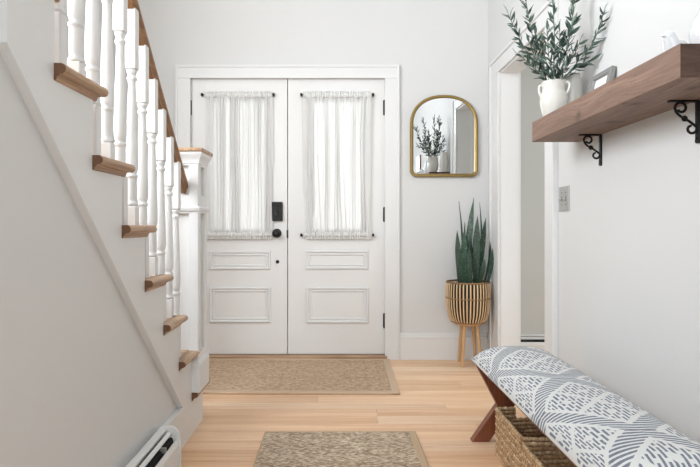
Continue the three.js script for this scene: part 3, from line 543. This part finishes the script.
{ // glazed figurines at the near end
  const b = group('bird_figurine', [0.985, SH.y1, -1.69]); b.rotation.y = 1.9;
  const N = 22, pos = [], idx = [];
  for (let j = 0; j <= N; j++) { const s = j / N, z = -0.036 + 0.095 * s, r = 0.026 * Math.pow(Math.sin(Math.PI * Math.min(1, 0.1 + 0.86 * (1 - (1 - s) ** 1.3) + 0.0)), 0.75) * (s > 0.55 ? 1 - (s - 0.55) * 1.55 : 1) + 0.001; for (let i = 0; i < 18; i++) { const a = i / 18 * Math.PI * 2; pos.push(r * Math.cos(a) * 0.9, 0.029 + r * Math.sin(a) * 1.02 + 0.02 * s * s, z); } }
  for (let j = 0; j < N; j++) for (let i = 0; i < 18; i++) { const a = j * 18 + i, q = j * 18 + (i + 1) % 18; idx.push(a, q, q + 18, a, q + 18, a + 18); }
  const g = new THREE.BufferGeometry(); g.setAttribute('position', new THREE.Float32BufferAttribute(pos, 3)); g.setIndex(idx); g.computeVertexNormals();
  const strip = (x) => { const y = x.index ? x.toNonIndexed() : x; y.setAttribute('uv', new THREE.BufferAttribute(new Float32Array(y.attributes.position.count * 2), 2)); return y; };
  obj('body', mergeGeometries([strip(g), strip(new THREE.SphereGeometry(0.0185, 20, 14).scale(0.9, 1, 1.05).translate(0, 0.066, -0.03)), strip(new THREE.CylinderGeometry(0.019, 0.024, 0.03, 20).rotateX(-0.5).translate(0, 0.05, -0.024)), strip(new THREE.CylinderGeometry(0.014, 0.016, 0.006, 18).translate(0, 0.0035, 0))]), M.glaze, b);
  obj('beak', new THREE.ConeGeometry(0.0055, 0.016, 10).rotateX(-Math.PI / 2).translate(0, 0.066, -0.055), M.glaze, b);
  tag(b, 'small glazed white bird figurine at the near end of the shelf', 'figurine');
  tag(obj('glazed_bottle', lathe([[0, 0.0005], [0.03, 0.0005], [0.034, 0.004], [0.047, 0.03], [0.05, 0.05], [0.045, 0.075], [0.028, 0.11], [0.018, 0.14], [0.015, 0.17], [0.019, 0.185], [0.016, 0.186], [0.012, 0.17], [0.02, 0.12], [0.04, 0.06], [0, 0.02]], 36).translate(1.022, SH.y1, -1.60), M.glaze), 'glossy white bottle vase cut off by the right edge of the photo', 'vase');
}
{ // olive branches
  const leafG = (() => { const N = 8, pos = [], idx = []; for (let j = 0; j <= N; j++) { const s = j / N, w = 0.5 * Math.sin(Math.PI * Math.min(1, 0.04 + 0.96 * s) ** 0.85) * 0.26 + 0.002, y = s, z = 0.07 * Math.sin(s * Math.PI); pos.push(-w, y, z + 0.03, 0, y, z + 0.012, w, y, z + 0.03, 0, y, z - 0.004); } for (let j = 0; j < N; j++) for (let i = 0; i < 4; i++) { const a = j * 4 + i, b = j * 4 + (i + 1) % 4; idx.push(a, b, b + 4, a, b + 4, a + 4); } const g = new THREE.BufferGeometry(); g.setAttribute('position', new THREE.Float32BufferAttribute(pos, 3)); g.setIndex(idx); g.computeVertexNormals(); return g; })();
  const r = rng(505), mouth = [0.957, 1.64, -2.585], DJ = 2.585;
  const toW = (px, py, dd) => new THREE.Vector3((px - CX) * (DJ + dd) / F, 1 - (py - CY) * (DJ + dd) / F, -(DJ + dd));
  const common = 'leafy olive branch in the dense middle of the bunch in the white jug';
  const B = [ // tip px, tip py, depth offset, bow px, leaf size, start of leaves, label
    [508, 14, 0.03, -6, 1, 0.38, 'long olive branch reaching furthest left from the white jug'],
    [526, 2, 0.05, -5, 0.9, 0.42, 'thin upright olive branch second from the left in the jug'],
    [552, -6, 0.03, 3, 0.9, 0.4, 'olive branch rising straight up in the middle of the jug'],
    [575, -14, -0.06, 6, 1.15, 0.3, 'tallest olive branch in the jug, cut off by the top of the photo'],
    [604, 12, -0.2, 14, 1, 0.3, 'olive branch leaning furthest right from the jug towards the wall'],
    [520, 55, 0.0, -4, 1, 0.3, 'short olive branch drooping out to the left, just above the jug rim'],
    [590, 60, -0.1, 3, 1.1, 0.25, 'short olive branch drooping to the right over the tall vase'],
    [536, 34, 0.06, -3, 1, 0.22, common], [547, 30, -0.03, -2, 1, 0.2, common], [560, 28, 0.02, 2, 1, 0.2, common], [570, 34, -0.05, 3, 1, 0.2, common],
    [580, 42, -0.1, 4, 1, 0.2, common], [542, 42, -0.06, -2, 1, 0.2, common], [563, 40, 0.05, 2, 1, 0.2, common], [529, 42, 0.02, -4, 1, 0.22, common], [553, 40, -0.09, 0, 1, 0.2, common], [574, 50, 0.0, 3, 1, 0.22, common]];
  for (const [px, py, dd, bow, size, s0, label] of B) {
    const tip = toW(px, py, dd), base = new THREE.Vector3(mouth[0] + (r() - 0.5) * 0.04, 1.545, mouth[2] + (r() - 0.5) * 0.04);
    const lip = new THREE.Vector3(mouth[0] + THREE.MathUtils.clamp((tip.x - mouth[0]) * 0.25, -0.034, 0.034), 1.648, mouth[2] + THREE.MathUtils.clamp((tip.z - mouth[2]) * 0.3, -0.034, 0.034));
    const mid = lip.clone().lerp(tip, 0.5); mid.x += bow / 220 * 0.6; mid.y += 0.012;
    const g = group('olive_branch', base.toArray()), L = (v) => v.clone().sub(base);
    const cv = new THREE.CatmullRomCurve3([new THREE.Vector3(0, 0, 0), L(lip), L(mid), L(tip)]);
    const len = cv.getLength();
    obj('stem', new THREE.TubeGeometry(cv, 26, 0.0016, 6), M.stem, g);
    const n = Math.round((len - 0.1) / 0.0112);
    for (let i = 0; i <= n; i++) {
      const f = 0.36 + (s0 - 0.2) * 0.3, t = f + (1 - f) * (i / n) ** 0.95, p = cv.getPointAt(Math.min(1, t)), tg = cv.getTangentAt(Math.min(1, t));
      const side = new THREE.Vector3(r() - 0.5, r() - 0.5, r() - 0.5).cross(tg).normalize();
      const dir = tg.clone().multiplyScalar(i === n ? 1 : 0.62 + r() * 0.5).addScaledVector(side, i === n ? 0.1 : 0.55 + 0.6 * r()).normalize();
      const m = obj('leaf', leafG, [M.leafA, M.leafB, M.leafC, M.leafA][Math.floor(r() * 4)], g);
      m.position.copy(p); m.quaternion.setFromUnitVectors(new THREE.Vector3(0, 1, 0), dir); m.rotateY(r() * 6.28);
      const k = (0.036 + r() * 0.018) * size; m.scale.set(k, k, k);
    }
    tag(g, label, 'branch', 'olive branches in the white jug');
  }
}
tag(obj('wall_plaque', box(XR - 0.02, XR - 0.0005, 1.6, 1.84, -0.3, 0.15, 0.004, 'z'), M.walnut), 'dark brown wooden plaque, seen only as a reflection in the arched mirror', 'plaque');

// ---------------------------------------------------------------- upholstered bench
{
  const BX0 = 0.622, BX1 = 0.985, D0 = 1.33, D1 = 2.72, cx = (BX0 + BX1) / 2, cd = (D0 + D1) / 2;
  const b = group('upholstered_bench', [cx, 0, -cd]), hx = (BX1 - BX0) / 2, hz = (D1 - D0) / 2;
  // printed fabric: lattice of hatched bands round lozenges of short dashes
  const FW = 1.6, FH = 0.64, rd = rng(808), jit = []; for (let i = 0; i < 4096; i++) jit.push(rd());
  const J = (a, c) => jit[((a * 73 + c * 151) % 4096 + 4096) % 4096];
  const Nf = noiseTable(44, 64);
  const fab = dataTex(2048, 820, (uu, vv) => {
    const u = uu * FW, v = (vv - 0.5) * FH, PU = 0.53, PV = 0.235;     // rhombus: PU long, PV from centre to edge
    const p = (u - 0.21) / PU + v / (2 * PV), q = (u - 0.21) / PU - v / (2 * PV);      // lattice coordinates, bands on whole numbers
    const fp = p - Math.round(p), fq = q - Math.round(q), ap = Math.abs(fp), aq = Math.abs(fq);
    const wob = (Nf(u * 60, v * 60) - 0.5) * 0.0016;
    let ink = 0;
    const hb = 0.108;
    if (Math.min(ap, aq) < hb) {                                    // bands: fine lines across the bench
      const near = ap < aq ? fp : fq, row = (u + wob + Math.abs(near) * 0.03 + v * (ap < aq ? 0.12 : -0.12)) / 0.018, fr = row - Math.floor(row);
      const cut = hb - 0.016 - 0.01 * J(Math.floor(row), 3);
      if (Math.min(ap, aq) < cut && Math.abs(fr - 0.5) < 0.27) ink = 1;
    } else {                                                        // four lozenges inside each rhombus
      const cp = (p - Math.floor(p) - hb) / (1 - 2 * hb), cq = (q - Math.floor(q) - hb) / (1 - 2 * hb);
      const lp = (cp * 2) % 1, lq = (cq * 2) % 1;
      const edge = Math.min(lp, 1 - lp, lq, 1 - lq), mid = Math.max(Math.abs(lp - 0.5), Math.abs(lq - 0.5));
      if (edge > 0.065 && mid > 0.1) {
        const col = (v + wob) / 0.0142, c = Math.floor(col), fc = col - c, sh = (u + (c % 2 ? 0.029 : 0) + 0.008 * J(c, 9)) / 0.058, rw = Math.floor(sh), fr = sh - rw;
        if (Math.abs(fc - 0.5) < 0.26 && fr > 0.07 && fr < 0.88 - 0.08 * J(c, rw)) ink = 1;
      }
    }
    const weave = (Nf(u * 400, v * 400) - 0.5) * 7;
    const base = [219 + weave, 219 + weave, 217 + weave], blue = [112 + weave * 2, 119 + weave * 2, 132 + weave * 2];
    return ink ? mixc(base, blue, 0.86 + 0.14 * Nf(u * 200, v * 200)) : base;
  }, true);
  M.fabric = S({ map: fab, roughness: 0.95, bumpMap: fineBump, bumpScale: 0.0004 });
  const NX = 44, NZ = 110, pos = [], uv = [], idx = [], y0 = 0.372, H = 0.083, pw = 3.4;
  const sp_ = (t) => Math.sin((t - 0.5) * Math.PI) ;                 // denser towards the edges
  const arc = (s) => s * hx + Math.sign(s) * 0.075 * (Math.max(0, Math.abs(s) - 0.65) / 0.35) ** 2;
  for (let j = 0; j <= NZ; j++) for (let i = 0; i <= NX; i++) {
    const s = sp_(i / NX), t0 = j / NZ * 2 - 1, t = Math.abs(t0) > 0.8 ? Math.sign(t0) * (0.8 + 0.2 * Math.sin((Math.abs(t0) - 0.8) / 0.2 * Math.PI / 2)) : t0;
    const ex = Math.abs(s), ez = Math.max(0, (Math.abs(t) - (1 - hx * 0.75 / hz)) / (hx * 0.75 / hz));
    const y = H * Math.pow(Math.max(0, 1 - ex ** pw), 0.5) * Math.pow(Math.max(0, 1 - ez ** pw), 0.5) * (1 - 0.1 * ex * ex);
    pos.push(s * hx, y0 + y, t * hz); uv.push((t * hz + 0.1 + cd - D0) / FW, 0.5 + arc(s) / FH);
  }
  const top = pos.length / 3;
  for (let j = 0; j < NZ; j++) for (let i = 0; i < NX; i++) { const a = j * (NX + 1) + i, e = a + NX + 1; idx.push(a, e, e + 1, a, e + 1, a + 1); }
  const g = new THREE.BufferGeometry(); g.setAttribute('position', new THREE.Float32BufferAttribute(pos, 3)); g.setAttribute('uv', new THREE.Float32BufferAttribute(uv, 2)); g.setIndex(idx); g.computeVertexNormals(); void top;
  obj('seat_cushion', g, M.fabric, b);
  obj('seat_board', box(-hx + 0.002, hx - 0.002, 0.3635, 0.3735, -hz + 0.003, hz - 0.003, 0.004, 'z'), M.walnut, b);
  const leg = (xt, xb, z, w) => boxUV(poly([[xb - w, 0.001], [xb + w, 0.001], [xt + w, 0.3645], [xt - w, 0.3645]], null, 0.04, { bevelEnabled: true, bevelSize: 0.002, bevelThickness: 0.002, bevelOffset: -0.002, bevelSegments: 1 }).translate(0, 0, z), 'y');
  for (const z of [-(2.66 - cd) - 0.018, -(1.42 - cd) - 0.02]) {
    obj('leg', leg(-hx + 0.034, hx - 0.14, z, 0.029), M.walnut, b);
    obj('leg', leg(hx - 0.075, -hx + 0.033, z - 0.046, 0.04), M.walnut, b);
  }
  tag(b, 'long bench with a patterned blue and white cushion on crossed walnut legs', 'bench');
}

// ---------------------------------------------------------------- woven baskets under the bench
{
  const grassTex = (() => { const N = noiseTable(61, 64); return dataTex(512, 64, (u, v) => { const t = 0.45 * N(u * 60, v * 4, 60, 4) + 0.4 * N(u * 30 + 5, v * 16, 30, 16) + 0.2 * N(u * 64, v * 64, 64, 64); return mixc([140, 106, 74], [236, 208, 168], Math.max(0, Math.min(1, (t - 0.2) * 1.5))); }, true); })();
  const grassM = [S({ map: grassTex, roughness: 0.95 }), S({ map: grassTex, color: '#eadfd2', roughness: 0.95 })];
  const liner = S({ color: '#5c4433', roughness: 1 });
  function basket(x0, x1, d0, d1, h, cut, label, seed) {
    const cx = (x0 + x1) / 2, cd = (d0 + d1) / 2, g = group('seagrass_basket', [cx, 0, -cd]), r = rng(seed), a = (x1 - x0) / 2 - 0.011, b = (d1 - d0) / 2 - 0.011, rows = Math.round(h / 0.0158);
    const per = 4 * (a + b), at = (s) => { // point on a rounded rectangle by length
      s = ((s % per) + per) % per; const c = 0.012; let x, z;
      if (s < 2 * a) { x = -a + s; z = -b; } else if (s < 2 * a + 2 * b) { x = a; z = -b + s - 2 * a; } else if (s < 4 * a + 2 * b) { x = a - (s - 2 * a - 2 * b); z = b; } else { x = -a; z = b - (s - 4 * a - 2 * b); }
      const ex = Math.max(0, Math.abs(x) - a + c), ez = Math.max(0, Math.abs(z) - b + c), k = ex > 0 && ez > 0 ? Math.hypot(ex, ez) : 0; if (k > c) { x -= Math.sign(x) * ex * (1 - c / k); z -= Math.sign(z) * ez * (1 - c / k); } return [x, z]; };
    for (let q = 0; q < rows; q++) {
      const y = 0.009 + q * (h - 0.018) / (rows - 1), ph = q % 2 * 0.5 + r() * 0.2, tw = 0.027, n = Math.round(per / 0.0052), pos = [], uv = [], idx = [], NR = 8, keep = [];
      for (let i = 0; i <= n; i++) {
        const s = i / n * per, [x, z] = at(s), [xa, za] = at(s + 0.004), [xb, zb] = at(s - 0.004), tx = xa - xb, tz = za - zb, l = Math.hypot(tx, tz), nx_ = tz / l, nz_ = -tx / l, puff = 0.0062 + 0.0032 * Math.abs(Math.sin((s / tw + ph) * Math.PI)) + 0.0012 * (r() - 0.5);
        keep.push(!(cut && y > cut[2] && y < cut[3] && z < 0 && Math.abs(x - cut[0]) < cut[1] && Math.abs(z + b) < 0.003));
        for (let k = 0; k <= NR; k++) { const t = k / NR * Math.PI * 2; pos.push(x + nx_ * Math.cos(t) * puff, y + Math.sin(t) * puff * 1.05 + 0.0014 * Math.sin(s * 40 + q), z + nz_ * Math.cos(t) * puff); uv.push(s / 0.5 + q * 0.37, k / NR + 0.4 * Math.sin(s / tw * Math.PI)); }
      }
      for (let i = 0; i < n; i++) if (keep[i] && keep[i + 1]) for (let k = 0; k < NR; k++) { const A = i * (NR + 1) + k, E = A + NR + 1; idx.push(A, A + 1, E + 1, A, E + 1, E); }
      const o = new THREE.BufferGeometry(); o.setAttribute('position', new THREE.Float32BufferAttribute(pos, 3)); o.setAttribute('uv', new THREE.Float32BufferAttribute(uv, 2)); o.setIndex(idx); o.computeVertexNormals();
      obj('weave_row', o, grassM[q % 2], g);
    }
    obj('bottom', box(-a, a, 0.002, 0.012, -b, b), liner, g);
    return tag(g, label, 'basket');
  }
  basket(0.678, 0.94, 2.165, 2.55, 0.208, [0.015, 0.05, 0.152, 0.3], 'woven seagrass basket behind the crossed bench legs at the far end of the bench', 1);
  basket(0.668, 0.94, 1.56, 2.15, 0.203, null, 'woven seagrass basket under the near half of the bench, cut off by the photo', 2);
}

scene.updateMatrixWorld(true);
renderer.render(scene, camera);
